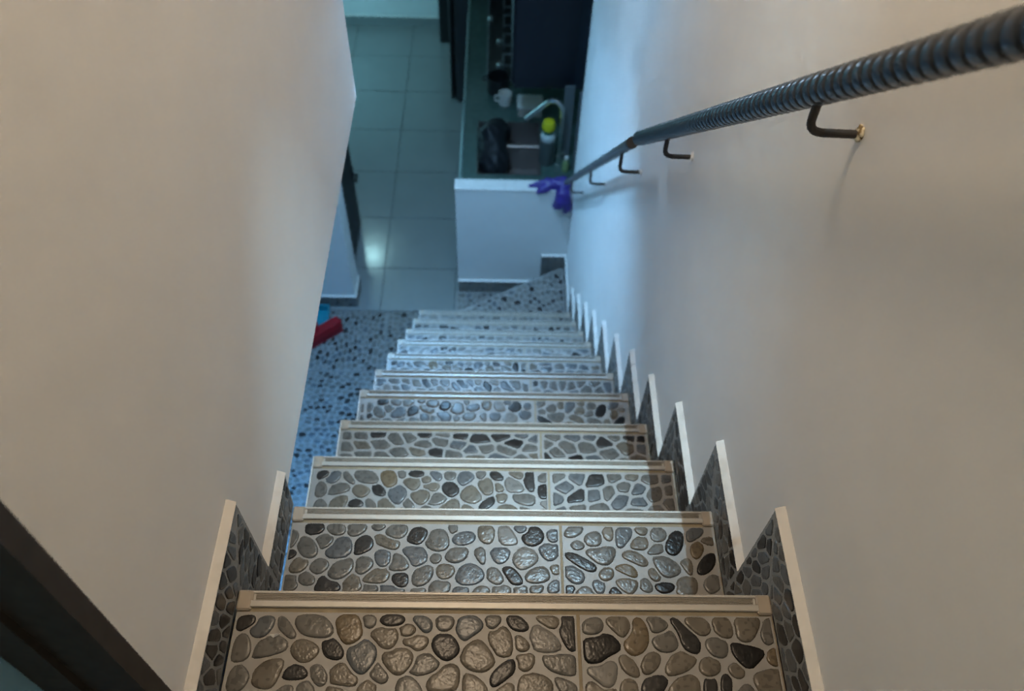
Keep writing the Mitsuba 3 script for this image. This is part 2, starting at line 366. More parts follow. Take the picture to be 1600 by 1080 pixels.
T2 = ("G 1,-55 16,-58 20,-72 10,-93 1,-93|D 34,-39 69,-37 73,-58 38,-65|G 81,-42 116,-40 119,-61 98,-64 84,-54|G 124,-41 163,-39 164,-53 143,-67 127,-62|G 173,-41 211,-40 190,-55|G 209,-5"
 "3 224,-40 253,-40 253,-59 240,-71 213,-63|D 257,-73 264,-52 279,-45 296,-51 297,-62 284,-84 263,-79|G 296,-76 306,-55 331,-49 343,-65 345,-92 321,-99 301,-89|B 353,-75 364,-59 393,"
 "-54 403,-64 397,-78 371,-85|G 344,-39 362,-38 362,-54 351,-58|T 410,-47 418,-38 444,-43 441,-74 429,-81 413,-71|L 454,-46 464,-39 477,-42 496,-77 486,-82 458,-82|G 20,-86 29,-69 50"
 ",-75 67,-102 58,-117 35,-112|G 58,-77 76,-63 96,-69 91,-85 74,-97 63,-89|B 83,-105 100,-78 121,-69 135,-78 137,-111 95,-117|D 143,-94 150,-74 169,-65 181,-77 181,-94 160,-106 146,-"
 "108|T 185,-68 197,-63 237,-76 239,-90 229,-97 189,-82|B 191,-101 216,-99 222,-110 219,-130 204,-135 193,-121|G 228,-110 239,-107 256,-120 264,-140 227,-143 223,-133 230,-123|B 246,"
 "-93 289,-91 299,-106 300,-123 273,-135 260,-113|G 308,-116 318,-105 331,-111 329,-122 316,-127|G 341,-109 356,-92 388,-92 384,-115 363,-125 344,-119|G 400,-98 423,-89 425,-126 417,"
 "-126|B 435,-93 480,-92 471,-121 449,-126|D 3,-119 4,-103 15,-101 22,-109 11,-119|T 13,-139 24,-119 45,-119 49,-135 34,-149 16,-149|G 56,-135 71,-119 90,-125 93,-138 75,-153 59,-145"
 "|G 96,-148 106,-130 136,-118 143,-124 144,-144 120,-164 99,-158|G 150,-131 158,-116 180,-117 188,-131 174,-147 162,-152 153,-144|T 171,-163 192,-142 220,-140 223,-160 210,-171 173,"
 "-168|D 232,-153 261,-149 263,-175 248,-179 233,-167|G 273,-159 282,-139 310,-132 316,-149 303,-172 279,-177|T 323,-142 332,-129 354,-132 361,-142 352,-158 331,-160|B 364,-152 379,-"
 "132 398,-127 422,-144 421,-161 402,-172 371,-171|G 430,-148 436,-136 452,-138 466,-163 452,-172 433,-161|G 36,-158 47,-148 67,-161 67,-174 51,-177 39,-171|G 2,-159 32,-157 34,-187 "
 "4,-191|D 73,-180 82,-159 95,-161 122,-177 122,-189 74,-191|T 128,-177 146,-151 163,-163 167,-189 126,-191|G 168,-183 180,-173 198,-176 203,-190 169,-190|B 203,-179 230,-179 258,-18"
 "5 258,-191 206,-192|G 273,-185 301,-183 301,-192 274,-193|G 310,-181 321,-165 353,-168 349,-192 311,-192|B 361,-184 372,-179 390,-180 391,-192 361,-193|G 403,-187 415,-177 434,-180"
 " 434,-193 403,-193|G 440,-186 449,-176 477,-176 480,-192 440,-193|B 486,-40 515,-40 510,-52 497,-54|D 505,-66 517,-45 540,-42 552,-59 547,-76 528,-85 513,-80|B 561,-50 585,-48 584,"
 "-69 574,-76 562,-69|L 486,-111 504,-89 526,-93 540,-113 529,-127 503,-140 489,-127|B 542,-88 555,-81 584,-82 585,-103 565,-120 548,-107|D 462,-137 481,-134 497,-150 505,-165 500,-1"
 "71 483,-170 473,-154|G 512,-153 528,-137 554,-133 563,-153 556,-163 531,-168 514,-163|T 563,-136 576,-128 587,-133 586,-146 572,-148|B 559,-175 575,-161 584,-169 582,-185 562,-191|"
 "G 523,-176 550,-173 543,-190 523,-190|G 486,-183 503,-174 515,-179 515,-192 486,-192|G 598,-55 611,-39 639,-39 633,-54 617,-63 601,-62|G 611,-80 626,-72 640,-82 635,-90 619,-92|G 6"
 "41,-70 649,-56 674,-50 677,-81 648,-83|T 682,-50 693,-38 703,-40 702,-67 694,-71 685,-62|B 714,-39 743,-39 745,-56 736,-70 720,-88 711,-81|T 751,-41 781,-40 776,-56 763,-55|T 741,-"
 "84 753,-65 772,-61 779,-73 774,-90 750,-89|G 788,-52 797,-40 817,-43 821,-59 811,-70 791,-70|K 818,-87 828,-59 846,-47 858,-55 852,-86 836,-103 822,-98|B 870,-44 902,-39 902,-53 87"
 "5,-70 867,-69|T 895,-67 922,-60 923,-79 907,-75|W 873,-86 882,-72 897,-77 898,-92 883,-111 873,-103|K 880,-136 896,-109 920,-96 920,-119 905,-139 885,-146|G 779,-96 797,-77 812,-82"
 " 809,-97 778,-101|G 642,-97 660,-90 702,-86 706,-98 693,-125 671,-124 653,-109|D 596,-103 615,-101 652,-122 663,-132 657,-142 639,-137 608,-116|T 719,-105 737,-93 762,-104 776,-121"
 " 766,-129 742,-118|G 787,-111 800,-105 828,-115 845,-135 834,-147 811,-153 797,-137|T 845,-120 862,-110 869,-123 867,-145 861,-145 852,-130|B 595,-133 617,-131 637,-149 631,-167 61"
 "2,-167 596,-149|T 670,-145 683,-133 699,-137 696,-155 681,-161 671,-155|W 702,-133 725,-125 744,-133 750,-151 739,-152 711,-138|T 774,-141 785,-133 798,-147 796,-160 782,-159|T 702"
 ",-159 748,-159 746,-177 732,-191 712,-177|B 653,-165 669,-161 679,-171 673,-190 661,-187|G 753,-167 767,-154 780,-176 773,-186 757,-180|K 786,-171 800,-166 827,-169 820,-182 801,-1"
 "87 789,-179|T 834,-163 846,-153 871,-153 875,-172 866,-191 830,-192|G 891,-165 907,-147 925,-152 925,-172 904,-188 893,-178|G 619,-188 637,-173 658,-189 658,-194 619,-194|D 686,-19"
 "2 698,-174 717,-191|D 595,-175 615,-175 611,-191 594,-193")

# ------------------------------------------------------------------ the place: measures
W, OV, TK = 0.93, 0.044, 0.015             # width between the baseboards, overhang of the free left side, baseboard thickness
XL, XR = -TK, W + TK                       # faces of the left and right wall
YS = [-0.300, -0.0041, 0.2920, 0.5898, 0.8841, 1.1773, 1.4649, 1.7595, 2.0530, 2.3434, 2.6392, 2.9358]   # front edges, [0] = back of the top step
ZS = [0.2, 0.0016, -0.2754, -0.5771, -0.8661, -1.1281, -1.4085, -1.6931, -1.9747, -2.2583, -2.5393, -2.8208, -3.1038, -3.3860]
ZF, SK, SD = -3.668, 0.116, 0.111          # lower floor, height and forward reach of the stepped baseboard
TILE = 0.5727
PARA_Y0, PARA_Y1, PARA_X0, PARA_Z = 3.597, 3.694, 0.167, -2.372
ZC = -2.552                                # kitchen worktop
lean = lambda y, z: y + 0.038 * (z - 0.2)  # the left wall's end and its door frame stand slightly out of plumb

# ------------------------------------------------------------------ structure
def lean_box(x0, x1, ya, yb, z0, z1, lean_b=False):
    pts = []
    for z in (z0, z1):
        for x in (x0, x1):
            pts += [[x, lean(ya, z), z], [x, lean(yb, z) if lean_b else yb, z]]
    return hull(pts)

struct('wall_left', join(lean_box(-0.16, XL, -0.226, 1.718, -0.251, 2.9), bx(-0.16, XL, -2.0, -1.16, -0.251, 2.9), bx(-0.16, XL, -1.16, -0.10, 2.45, 2.9)), 'm_wall')
zz_ = np.linspace(0.02, 1.6, 160)
wl_ = [k for k in scene if k == 'wall_left'][0]
obj('plaster_edge', tube(np.stack([np.full(160, XL + 0.0005) + 0.0015 * (meshkit.noise(np.stack([zz_ * 40, zz_ * 0, zz_ * 0], 1)) - 0.3), -0.226 + 0.038 * (zz_ - 0.2) + 0.002 + 0.004 * (meshkit.fbm(np.stack([zz_ * 25, zz_ * 0 + 3, zz_ * 0], 1)) - 0.5), zz_], 1), 0.0035, 8), 'm_trim', wl_, smooth=60)
struct('wall_right', bx(XR, 1.16, -2.0, 3.697, -3.70, 2.9), 'm_wall')
struct('wall_front', bx(-0.16, XR, 1.73, 1.85, 0.40, 2.9), 'm_wall')
struct('wall_entry', bx(-0.4, 1.16, -2.12, -2.0, -0.3, 2.9), 'm_wall')
struct('ceiling', bx(-0.3, 1.16, -2.1, 1.85, 2.9, 3.0), 'm_ceiling')
struct('ceiling_lower', join(bx(-3.2, 1.4, 1.85, 7.7, 0.40, 0.5), bx(-3.2, -0.16, 1.718, 1.85, 0.40, 0.5)), 'm_ceiling')
struct('ceiling_slab', bx(-3.2, XL - 0.145, -1.2, 1.718, -0.251, -0.02), 'm_ceiling')
struct('wall_slab', bx(-3.2, -0.16, 1.60, 1.718, -0.02, 0.5), 'm_wall')
struct('wall_pier', bx(-3.1, -0.632, 3.660, 3.864, ZF, 0.40), 'm_wall')
struct('wall_far', bx(-3.2, 1.4, 7.46, 7.6, ZF - 0.05, 0.40), 'm_wall')
struct('wall_kitchen', bx(1.16, 1.3, 3.55, 7.6, ZF, 0.40), 'm_wall')
struct('wall_under_stairs', bx(-3.2, 1.16, -0.75, -0.62, ZF, -0.25), 'm_wall')
w_ = sbox(-0.75, ZF - 0.05, 7.6, 0.40).difference(sbox(-0.55, -2.75, 1.75, -0.9))
struct('wall_window', prism(w_, 0.0, 0.12, (-3.12, 0, 0), (0, 1, 0), (0, 0, 1)), 'm_wall')
struct('landing', bx(XL, XR, -2.0, YS[0] - 0.002, -0.30, 0.0), 'm_grout')
pw = struct('wall_parapet', bx(PARA_X0, XR, PARA_Y0, PARA_Y1, ZF, PARA_Z - 0.012, 0.004), 'm_wall')
obj('coping', bx(PARA_X0 - 0.004, XR, PARA_Y0 - 0.003, PARA_Y1 + 0.003, PARA_Z - 0.012, PARA_Z, 0.004), 'm_trim', pw)

# window of the lower room (left of the frame): daylight through its pane
wn = struct('window_1')
obj('frame', join(bx(-3.10, -3.02, -0.55, 1.75, -2.75, -2.69), bx(-3.10, -3.02, -0.55, 1.75, -0.96, -0.9), bx(-3.10, -3.02, -0.55, -0.49, -2.69, -0.96), bx(-3.10, -3.02, 1.69, 1.75, -2.69, -0.96),
                  bx(-3.09, -3.03, 0.57, 0.63, -2.69, -0.96)), 'm_dark_grey', wn)
for a_, b_ in ((-0.49, 0.57), (0.63, 1.69)):
    v_ = np.array([[-3.06, a_, -2.69], [-3.06, b_, -2.69], [-3.06, b_, -0.96], [-3.06, a_, -0.96]])
    obj('pane', M(v_, [[0, 1, 2], [0, 2, 3]]), 'm_lamp', wn, emitter=emit(BLUE))

struct('wall_partition', bx(-1.82, -1.70, 5.6, 7.46, ZF, 0.40).difference(bx(-1.9, -1.6, 5.9, 7.0, ZF - 0.1, -1.6)), 'm_wall')
dn = struct('door_2')
obj('frame', join(bx(-1.80, -1.72, 5.9, 5.97, ZF, -1.60), bx(-1.80, -1.72, 6.93, 7.0, ZF, -1.60), bx(-1.80, -1.72, 5.97, 6.93, -1.67, -1.60), bx(-1.80, -1.72, 5.97, 6.93, ZF, ZF + 0.10)), 'm_dark_grey', dn)
v_ = np.array([[-1.76, 5.97, ZF + 0.1], [-1.76, 6.93, ZF + 0.1], [-1.76, 6.93, -1.67], [-1.76, 5.97, -1.67]])
obj('pane', M(v_, [[0, 1, 2], [0, 2, 3]]), 'm_lamp', dn, emitter=emit(FAR))

# ------------------------------------------------------------------ lamps (all outside the frame)
def disc(c, r, n=32, up=False):
    a = np.arange(n) * 2 * math.pi / n
    v = np.vstack([np.stack([c[0] + r * np.cos(a), c[1] + r * np.sin(a), np.full(n, c[2])], 1), [c]])
    f = [[n, (i + 1) % n, i] if not up else [n, i, (i + 1) % n] for i in range(n)]
    return M(v, f)
LX, LY = 0.30, 0.62
lp = thing('ceiling_lamp', 'round warm white ceiling lamp over the top of the stairs', 'lamp')
obj('housing', lathe([(0.0, 0.0), (0.30, 0.0), (0.30, -0.035), (0.27, -0.045), (0.265, -0.03)], (LX, LY, 2.898), 40), 'm_trim', lp, smooth=30)
obj('diffuser', disc((LX, LY, 2.862), 0.262), 'm_lamp', lp, emitter=emit(WARM))
lp = thing('pendant_lamp', 'globe pendant lamp over the lower half of the stairs', 'lamp')
gl = trimesh.creation.icosphere(3, 0.09); gl.apply_translation([0.35, 2.60, 0.10])
obj('globe', gl, 'm_lamp', lp, smooth=True, emitter=emit(COOL))
obj('cord', tube([[0.35, 2.60, 0.19], [0.35, 2.60, 0.385]], 0.006), 'm_black', lp)
obj('ceiling_rose', lathe([(0.0, -0.03), (0.04, -0.028), (0.05, -0.001), (0.0, -0.001)], (0.35, 2.60, 0.40), 20), 'm_trim', lp, smooth=40)
for x, y, zc_, dl, em, lab in ((0.20, 2.12, 0.40, 0.25, DOWN, 'cylinder downlight over the middle steps'), (0.02, 3.12, 0.40, 0.28, DOWN, 'cylinder downlight over the winding steps'),
                                (-0.80, 1.40, -0.251, 0.34, LEFT, 'cylinder downlight under the upper floor, left of the stairs')):
    lp = thing('downlight', lab, 'lamp')
    obj('shade', lathe([(0.0, 0.0), (0.150, 0.0), (0.150, -dl), (0.143, -dl), (0.143, -0.012)], (x, y, zc_ - 0.001), 32), 'm_black', lp, smooth=30)
    obj('diffuser', disc((x, y, zc_ - 0.015), 0.140), 'm_lamp', lp, emitter=emit(em))
lp = thing('spotlight', 'small recessed cool spotlight in the ceiling over the upper steps', 'lamp')
obj('ring', lathe([(0.035, 0.0), (0.036, -0.006), (0.052, -0.006), (0.055, 0.0)], (0.82, 1.00, 2.8995), 28), 'm_chrome', lp, smooth=40)
scene['spotlight_light'] = {'type': 'spot', 'intensity': rgb(SPOT), 'cutoff_angle': 13.0, 'beam_width': 3.0,
                            'to_world': T().look_at(origin=[0.82 * S, 1.00 * S, 2.885 * S], target=[0.42 * S, 0.58 * S, -1.0 * S], up=[0, 1, 0])}
lp = thing('wall_lamp', 'globe lamp on the far wall of the lower room', 'lamp')
gl = trimesh.creation.icosphere(3, 0.085); gl.apply_translation([-1.21, 7.30, -0.30])
obj('globe', gl, 'm_lamp', lp, smooth=True, emitter=emit(TEAL))
obj('bracket', join(bx(-1.25, -1.17, 7.42, 7.458, -0.34, -0.26, 0.005), tube([[-1.21, 7.42, -0.30], [-1.21, 7.38, -0.30]], 0.03)), 'm_trim', lp)

# ------------------------------------------------------------------ stairs
TRACE = {1: T1, 2: T2}
def traced(txt):
    out, tones = [], []
    for item in txt.split('|'):
        t, *pts = item.split()
        p = np.array([[float(v) / 1000 for v in q.split(',')] for q in pts])
        c = p.mean(0); p = Polygon(chaikin(c + (p - c) * 1.06, 1)).buffer(0).buffer(-0.0025).buffer(0.0053, quad_segs=3)
        p = max(getattr(p, 'geoms', [p]), key=lambda g: g.area)
        for q in out:                       # neighbours keep a joint of grout between them
            if q.distance(p) < 0.003:
                p = p.difference(q.buffer(0.0032))
                p = max(getattr(p, 'geoms', [p]), key=lambda g: g.area)
        out.append(p); tones.append(t)
    return out, tones

def inside(polys, tones, area):
    res, tt = [], []
    for p, t in zip(polys, tones):
        q = p.intersection(area)
        if not q.is_empty:
            q = max(getattr(q, 'geoms', [q]), key=lambda g: g.area)
            if q.area > 1e-4 and q.geom_type == 'Polygon':
                res.append(q); tt.append(t)
    return res, tt

ORD = ['first', 'second', 'third', 'fourth', 'fifth', 'sixth', 'seventh', 'eighth', 'ninth', 'tenth', 'eleventh']
def nosing(parent, xl, y, z):
    nz = obj('nosing', join(bx(xl, W - 0.0005, y - 0.0285, y, z - 0.010, z - 0.0022), bx(xl, W - 0.0005, y - 0.0040, y, z - 0.010, z + 0.0006, 0.0008),
                            bx(xl, W - 0.0005, y - 0.0285, y - 0.0168, z - 0.010, z + 0.0028, 0.0012), bx(xl, W - 0.0005, y - 0.0030, y + 0.0010, z - 0.020, z - 0.0005)), 'm_alu', parent)
    for k in range(4):
        yy = y - 0.0052 - 0.0030 * k
        obj('ridge', bx(xl + 0.03, W - 0.03, yy - 0.0019, yy, z - 0.003, z - 0.0004, 0.0006), 'm_alu_ridge', nz)
    for a in (xl - 0.0005, W - 0.0255):
        obj('end_cap', bx(a, a + 0.026, y - 0.0345, y + 0.0012, z - 0.0208, z + 0.0036, 0.003), 'm_cap_end', nz)
mat('m_alu_ridge', (0.235, 0.21, 0.175), 0.42, metal=0.3)

for i in range(1, 12):
    rng = random.Random(100 + i)
    y0, y1, z = YS[i - 1], YS[i], ZS[i]
    xl = 0.0 if i < 3 else -OV
    st = thing('stair_step', f'{ORD[i-1]} stair step from the top, grey pebble tiles with a metal edge strip', 'stair step', 'steps of the pebble-tiled stairs')
    obj('body', bx(xl + 0.004, W, y0 - 0.002, y1 - 0.013, z - 0.42, z - 0.0095), 'm_concrete', st)
    obj('mortar', bx(xl + 0.002, W, y0 - 0.001, y1 - 0.004, z - 0.0094, z - 0.0030), 'm_joint', st)
    obj('riser', bx(xl + 0.002, W, y1 - 0.0128, y1 - 0.0045, ZS[i + 1] - 0.001, z - 0.0095), 'm_riser', st)
    if i >= 3:
        obj('edge_trim', bx(xl - 0.002, xl + 0.0015, y0, y1 - 0.001, z - 0.03, z + 0.001), 'm_trim', st)
    nosing(st, xl + 0.001, y1, z)
    xj = 0.590
    for side, (xa, xb) in enumerate(((xl + 0.003, xj - 0.003), (xj + 0.003, W - 0.003))):
        ya, yb = y0 + 0.001, y1 - 0.0365
        tl = obj('tile', bx(xa, xb, ya, yb, z - 0.0094, z - 0.0010), 'm_grout', st)
        area = sbox(xa + 0.003, ya + 0.002, xb - 0.003, yb - 0.002)
        n, full = (24, True) if i <= 2 else ((16, True) if i <= 4 else (12, True) if i <= 6 else (9, False))
        fixed, tones = [], []
        src = None
        if i in (1, 2):
            src = traced(TRACE[i]); dx = 0
        elif i == 3 and side == 0 or i == 7 and side == 0:
            src = traced(T1); dx = -0.035
        elif i == 5:
            src = traced(T2); dx = -0.012
        if src:
            ps = [shapely.affinity.translate(p, dx, y1) for p in src[0]]
            fixed, tones = inside(ps, src[1], area)
        fill = pebble_fill(area, rng, 0.056, 0.0075, fixed)
        o, ea, eb = (0, 0, z - 0.0010), (1, 0, 0), (0, 1, 0)
        if i <= 7:
            lay_pebbles(tl, fixed, rng, PH, n, o, ea, eb, tones, full)
            if i <= 2:                      # the strip behind the traced pebbles lies below the frame or under the step above
                stuff_pebbles(tl, fill, rng, PH, 10, o, ea, eb)
            else:
                lay_pebbles(tl, fill, rng, PH, n, o, ea, eb, None, full)
        else:
            stuff_pebbles(tl, fixed + fill, rng, 0.0026, 8, o, ea, eb, FLOOR_PICK)

# the two winding steps at the foot
diag = lambda x: 3.045 + 0.587 * (x + OV) if x > -OV else 3.045
wind = [('upper triangular winding step at the foot of the stairs, pebble tiles', ZS[12], Polygon([(-OV, YS[11] - 0.004), (W, YS[11] - 0.004), (W, 3.580), (0.90, 3.580), (-OV, 3.030)])),
        ('lowest winding step beside the half wall, pebble tiles', ZS[13], Polygon([(0.155, 3.156), (0.884, 3.580), (0.155, 3.580)]))]
for k, (lab, z, pol) in enumerate(wind):
    rng = random.Random(300 + k)
    st = thing('winding_step', lab, 'stair step')
    obj('body', prism(pol, ZF, z - 0.0095), 'm_concrete', st)
    tl = obj('tile', prism(pol, z - 0.0094, z - 0.001), 'm_grout', st)
    stuff_pebbles(tl, pebble_fill(pol.buffer(-0.008), rng, 0.056, 0.0075), rng, 0.0024, 8, (0, 0, z - 0.001), (1, 0, 0), (0, 1, 0), FLOOR_PICK)

# ------------------------------------------------------------------ stepped baseboards with white caps
def board(parent, poly, o, ea, eb, cap, rng, full, n=12, individual=True):
    """One tile of a baseboard: poly in the (ea, eb) plane whose normal ea x eb faces the stairs."""
    tl = obj('tile', prism(poly, -TK, -0.0012, o, ea, eb), 'm_grout_dark', parent)
    ps = pebble_fill(poly.buffer(-0.004), rng, 0.046, 0.0050, stretch=1.6)
    tones = [rng.choice(['B'] * 5 + ['G'] * 4 + ['D'] * 4 + ['K']) for _ in ps]
    if individual:
        lay_pebbles(tl, ps, rng, 0.0016, n, np.asarray(o, float) - 0.0012 * np.cross(ea, eb), ea, eb, tones, full)
    else:
        stuff_pebbles(tl, ps, rng, 0.0016, 8, np.asarray(o, float) - 0.0012 * np.cross(ea, eb), ea, eb)
    if cap:
        a0, a1, h0 = cap
        obj('cap', cap_mesh(o, ea, eb, a0, a1, h0), 'm_trim', parent)
mat('m_grout_dark', lambda p, n, uv: mix((0.20, 0.205, 0.20), (0.25, 0.25, 0.245), fbm(p.x * 40, p.y * 40, p.z * 40)), 0.5)

def cap_mesh(o, ea, eb, a0, a1, b):
    o, ea, eb = (np.asarray(x, float) for x in (o, ea, eb)); en = np.cross(ea, eb)
    pts = []
    for a in (a0, a1):
        for d, h in ((0.0008, 0), (0.0008, 0.002), (-TK + 0.001, 0.011), (-TK - 0.002, 0.011), (-TK - 0.002, 0)):
            pts.append(o + ea * a + eb * (b + h) + en * d)
    return hull(pts)

br = struct('baseboard_right')
oR, eaR, ebR = (W, 0, 0), (0, -1, 0), (0, 0, 1)                    # normal -x
rng = random.Random(51)
for i in range(1, 12):
    ya, yb, z, zn = (YS[i - 1] + SD if i > 1 else YS[0] - 0.5), YS[i], ZS[i], ZS[i + 1]
    ind, nn = i <= 4, (14 if i <= 2 else 10)
    board(br, Polygon([(-ya, z), (-yb, z), (-yb - SD, z + SK), (-ya, z + SK)]), oR, eaR, ebR, (-yb - SD - 0.001, -ya + (0.0005 if i > 1 else 0), z + SK), rng, i <= 2, nn, ind)
    board(br, Polygon([(-yb, z - 0.001), (-yb - SD, z + SK - 0.0015), (-yb - SD, zn), (-yb, zn)]), oR, eaR, ebR, None, rng, i <= 2, nn, ind)
ya, z = YS[11] + SD, ZS[12]
board(br, Polygon([(-ya, z), (-3.582, z), (-3.582, z + SK), (-ya, z + SK)]), oR, eaR, ebR, (-3.582, -ya, z + SK), rng, False, 8, False)

bl = struct('baseboard_left')
oL, eaL, ebL = (0, 0, 0), (0, 1, 0), (0, 0, 1)                      # normal +x
for i in (1, 2):
    ya, yb, z, zn = (lean(-0.20, 0.0) if i == 1 else YS[1] + SD), YS[i], ZS[i], ZS[i + 1]
    if i == 1:
        board(bl, Polygon([(ya, z), (yb, z), (yb + SD, z + SK), (ya, z + SK)]), oL, eaL, ebL, (ya, yb + SD + 0.001, z + SK), rng, True, 14, True)
        board(bl, Polygon([(yb, z - 0.001), (yb + SD, z + SK - 0.0015), (yb + SD, zn), (yb, zn)]), oL, eaL, ebL, None, rng, True, 14, True)
    else:
        board(bl, Polygon([(ya, z), (yb + 0.006, z), (yb + 0.020, z + SK), (ya, z + SK)]), oL, eaL, ebL, (ya - 0.0005, yb + 0.022, z + SK), rng, True, 14, True)

bp = struct('baseboard_parapet')
oP, eaP, ebP = (0, 3.582, 0), (1, 0, 0), (0, 0, 1)                   # normal -y
z = ZS[12]
board(bp, Polygon([(0.765, ZS[13]), (W, ZS[13]), (W, z + SK), (0.765, z + SK)]), oP, eaP, ebP, (0.765, XR, z + SK), rng, False, 8, False)
z = ZS[13]
board(bp, Polygon([(0.168, z), (0.764, z), (0.764, z + SK), (0.168, z + SK)]), oP, eaP, ebP, (0.168, 0.764, z + SK), rng, False, 8, False)

bq = struct('baseboard_pier')
board(bq, Polygon([(-1.6, ZF), (-0.617, ZF), (-0.617, ZF + SK), (-1.6, ZF + SK)]), (0, 3.645, 0), eaP, ebP, (-1.6, -0.617, ZF + SK), rng, False, 8, False)
board(bq, Polygon([(3.645, ZF), (3.864, ZF), (3.864, ZF + SK), (3.645, ZF + SK)]), (-0.617, 0, 0), eaL, ebL, (3.645, 3.864, ZF + SK), rng, False, 8, False)
bf = struct('baseboard_far')
obj('board', bx(-3.0, 1.15, 7.445, 7.462, ZF, ZF + 0.10), 'm_floor_tile', bf)
obj('cap', cap_mesh((0, 7.445, 0), eaP, ebP, -3.0, 1.15, ZF + 0.10), 'm_trim', bf)

# ------------------------------------------------------------------ lower floors
fl = struct('floor')
obj('bed', bx(-3.2, 1.3, -0.7, 7.6, ZF - 0.06, ZF - 0.012), 'm_floor_joint', fl)
for r in range(7):
    y0 = 3.615 if r == 0 else 4.0584 + (r - 1) * TILE
    y1 = 4.0584 + r * TILE
    for c in range(-4, 3):
        x0 = -0.449 + c * TILE
        tx0, tx1 = max(x0, -3.0), min(x0 + TILE, 1.16)
        if tx1 - tx0 > 0.02:
            obj('tile', bx(tx0 + 0.0025, tx1 - 0.0025, y0 + 0.0025, min(y1, 7.459) - 0.0025, ZF - 0.0118, ZF - 0.00005 * ((r * 7 + c * 3) % 4), 0.0018), 'm_floor_tile', fl)
pf = struct('floor_pebble')
count = 0
rng = random.Random(77)
cells = []
for r in range(6):
    for c in range(-4, 1):
        x0, x1 = -0.38 + c * TILE, min(-0.38 + (c + 1) * TILE, 0.153 if r < 1 else 0.153)
        y1 = 3.612 - r * TILE
        cells.append((r, c, x0, x1, y1 - TILE, y1))
for r, c, x0, x1, y0, y1 in cells:
    area = sbox(x0 + 0.003, y0 + 0.003, x1 - 0.003, y1 - 0.003)
    if r == 0 and c < 0:
        pass
    tl = obj('tile', bx(x0 + 0.003, x1 - 0.003, y0 + 0.003, y1 - 0.003, ZF - 0.0118, ZF - 0.001), 'm_grout', pf)
    if c < -2:
        continue
    ps = pebble_fill(area.buffer(-0.003), rng, 0.056, 0.0075)
    seen = []
    rest = []
    for p in ps:
        x_, y_ = p.centroid.coords[0]
        # in view between the free side of the stairs and the left wall
        if count < 290 and -1.0 + 0.18 * (3.6 - y_) < x_ < 0.0 and y_ > 1.55 and p.area > 0.0011:
            seen.append(p); count += 1
        else:
            rest.append(p)
    o = (0, 0, ZF - 0.001)
    lay_pebbles(tl, seen, rng, 0.0022, 9, o, (1, 0, 0), (0, 1, 0), [rng.choice(FLOOR_PICK) for _ in seen], False)
    stuff_pebbles(tl, rest, rng, 0.0022, 8, o, (1, 0, 0), (0, 1, 0), FLOOR_PICK)

# ------------------------------------------------------------------ door frame and door at the top, left
df = struct('door_1')
obj('casing', hull([[x, lean(y, z), z] for x in (-0.03, XL + 0.012) for y in (-0.256, -0.227) for z in (0.0, 2.45)]), 'm_brown_black', df)
obj('jamb', hull([[x, lean(y, z), z] for x in (-0.16, -0.018) for y in (-0.256, -0.2265) for z in (0.0, 2.45)]), 'm_black_metal', df)
obj('stop', hull([[x, lean(y, z), z] for x in (-0.116, -0.070) for y in (-0.266, -0.256) for z in (0.0, 2.45)]), 'm_black_metal', df)
obj('head', bx(-0.16, XL + 0.012, -1.16, -0.15, 2.40, 2.45), 'm_black_metal', df)
obj('leaf', hull([[x, (lean(-0.258, z) if k else -1.15), z] for x in (-0.155, -0.117) for k in (0, 1) for z in (0.005, 2.40)]), 'm_door', df)

# ------------------------------------------------------------------ handrails
def rail_pt(y):
    return 0.743 - 0.8985 * (y - 0.43)
hr = thing('handrail', 'thick black handrail wound with ribbed tape on the right wall, upper section', 'handrail')
ya, yb, xr, rr = -0.42, 1.500, 0.870, 0.0226
A_, B_ = np.array([xr, ya, rail_pt(ya)]), np.array([xr, yb, rail_pt(yb)])
L_ = np.linalg.norm(B_ - A_); t_ = (B_ - A_) / L_
ns, na, pitch = 1700, 24, 0.0272
e1, e2 = frame_of(t_)
s_ = np.linspace(0, L_, ns); ang = np.arange(na) * 2 * math.pi / na
ph = (s_[:, None] / pitch + ang[None, :] / (2 * math.pi)) % 1.0
rib = np.where(ph < 0.80, 0.62 + 0.38 * np.sin(ph / 0.80 * math.pi) ** 0.6, 0.62 - 0.62 * np.sin((ph - 0.80) / 0.20 * math.pi))
rad = rr - 0.0032 + 0.0032 * rib + 0.0006 * (meshkit.noise(np.stack([s_[:, None] * 30 + 0 * ph, np.cos(ang)[None] * 2 + 0 * ph, np.sin(ang)[None] * 2 + 0 * ph], -1)) - 0.5)
V_ = A_ + s_[:, None, None] * t_ + rad[..., None] * (np.cos(ang)[None, :, None] * e1 + np.sin(ang)[None, :, None] * e2)
i_, j_ = np.meshgrid(np.arange(ns - 1), np.arange(na), indexing='ij'); k_ = (j_ + 1) % na
F_ = np.stack([i_ * na + j_, i_ * na + k_, (i_ + 1) * na + k_, (i_ + 1) * na + j_], -1).reshape(-1, 4)
obj('wrap', M(V_.reshape(-1, 3), np.vstack([F_[:, [0, 1, 2]], F_[:, [0, 2, 3]]])), 'm_tape', hr, smooth=True)
obj('pipe', tube([A_ - t_ * 0.02, B_ + t_ * 0.006], 0.0170, 20), 'm_black', hr, smooth=40)

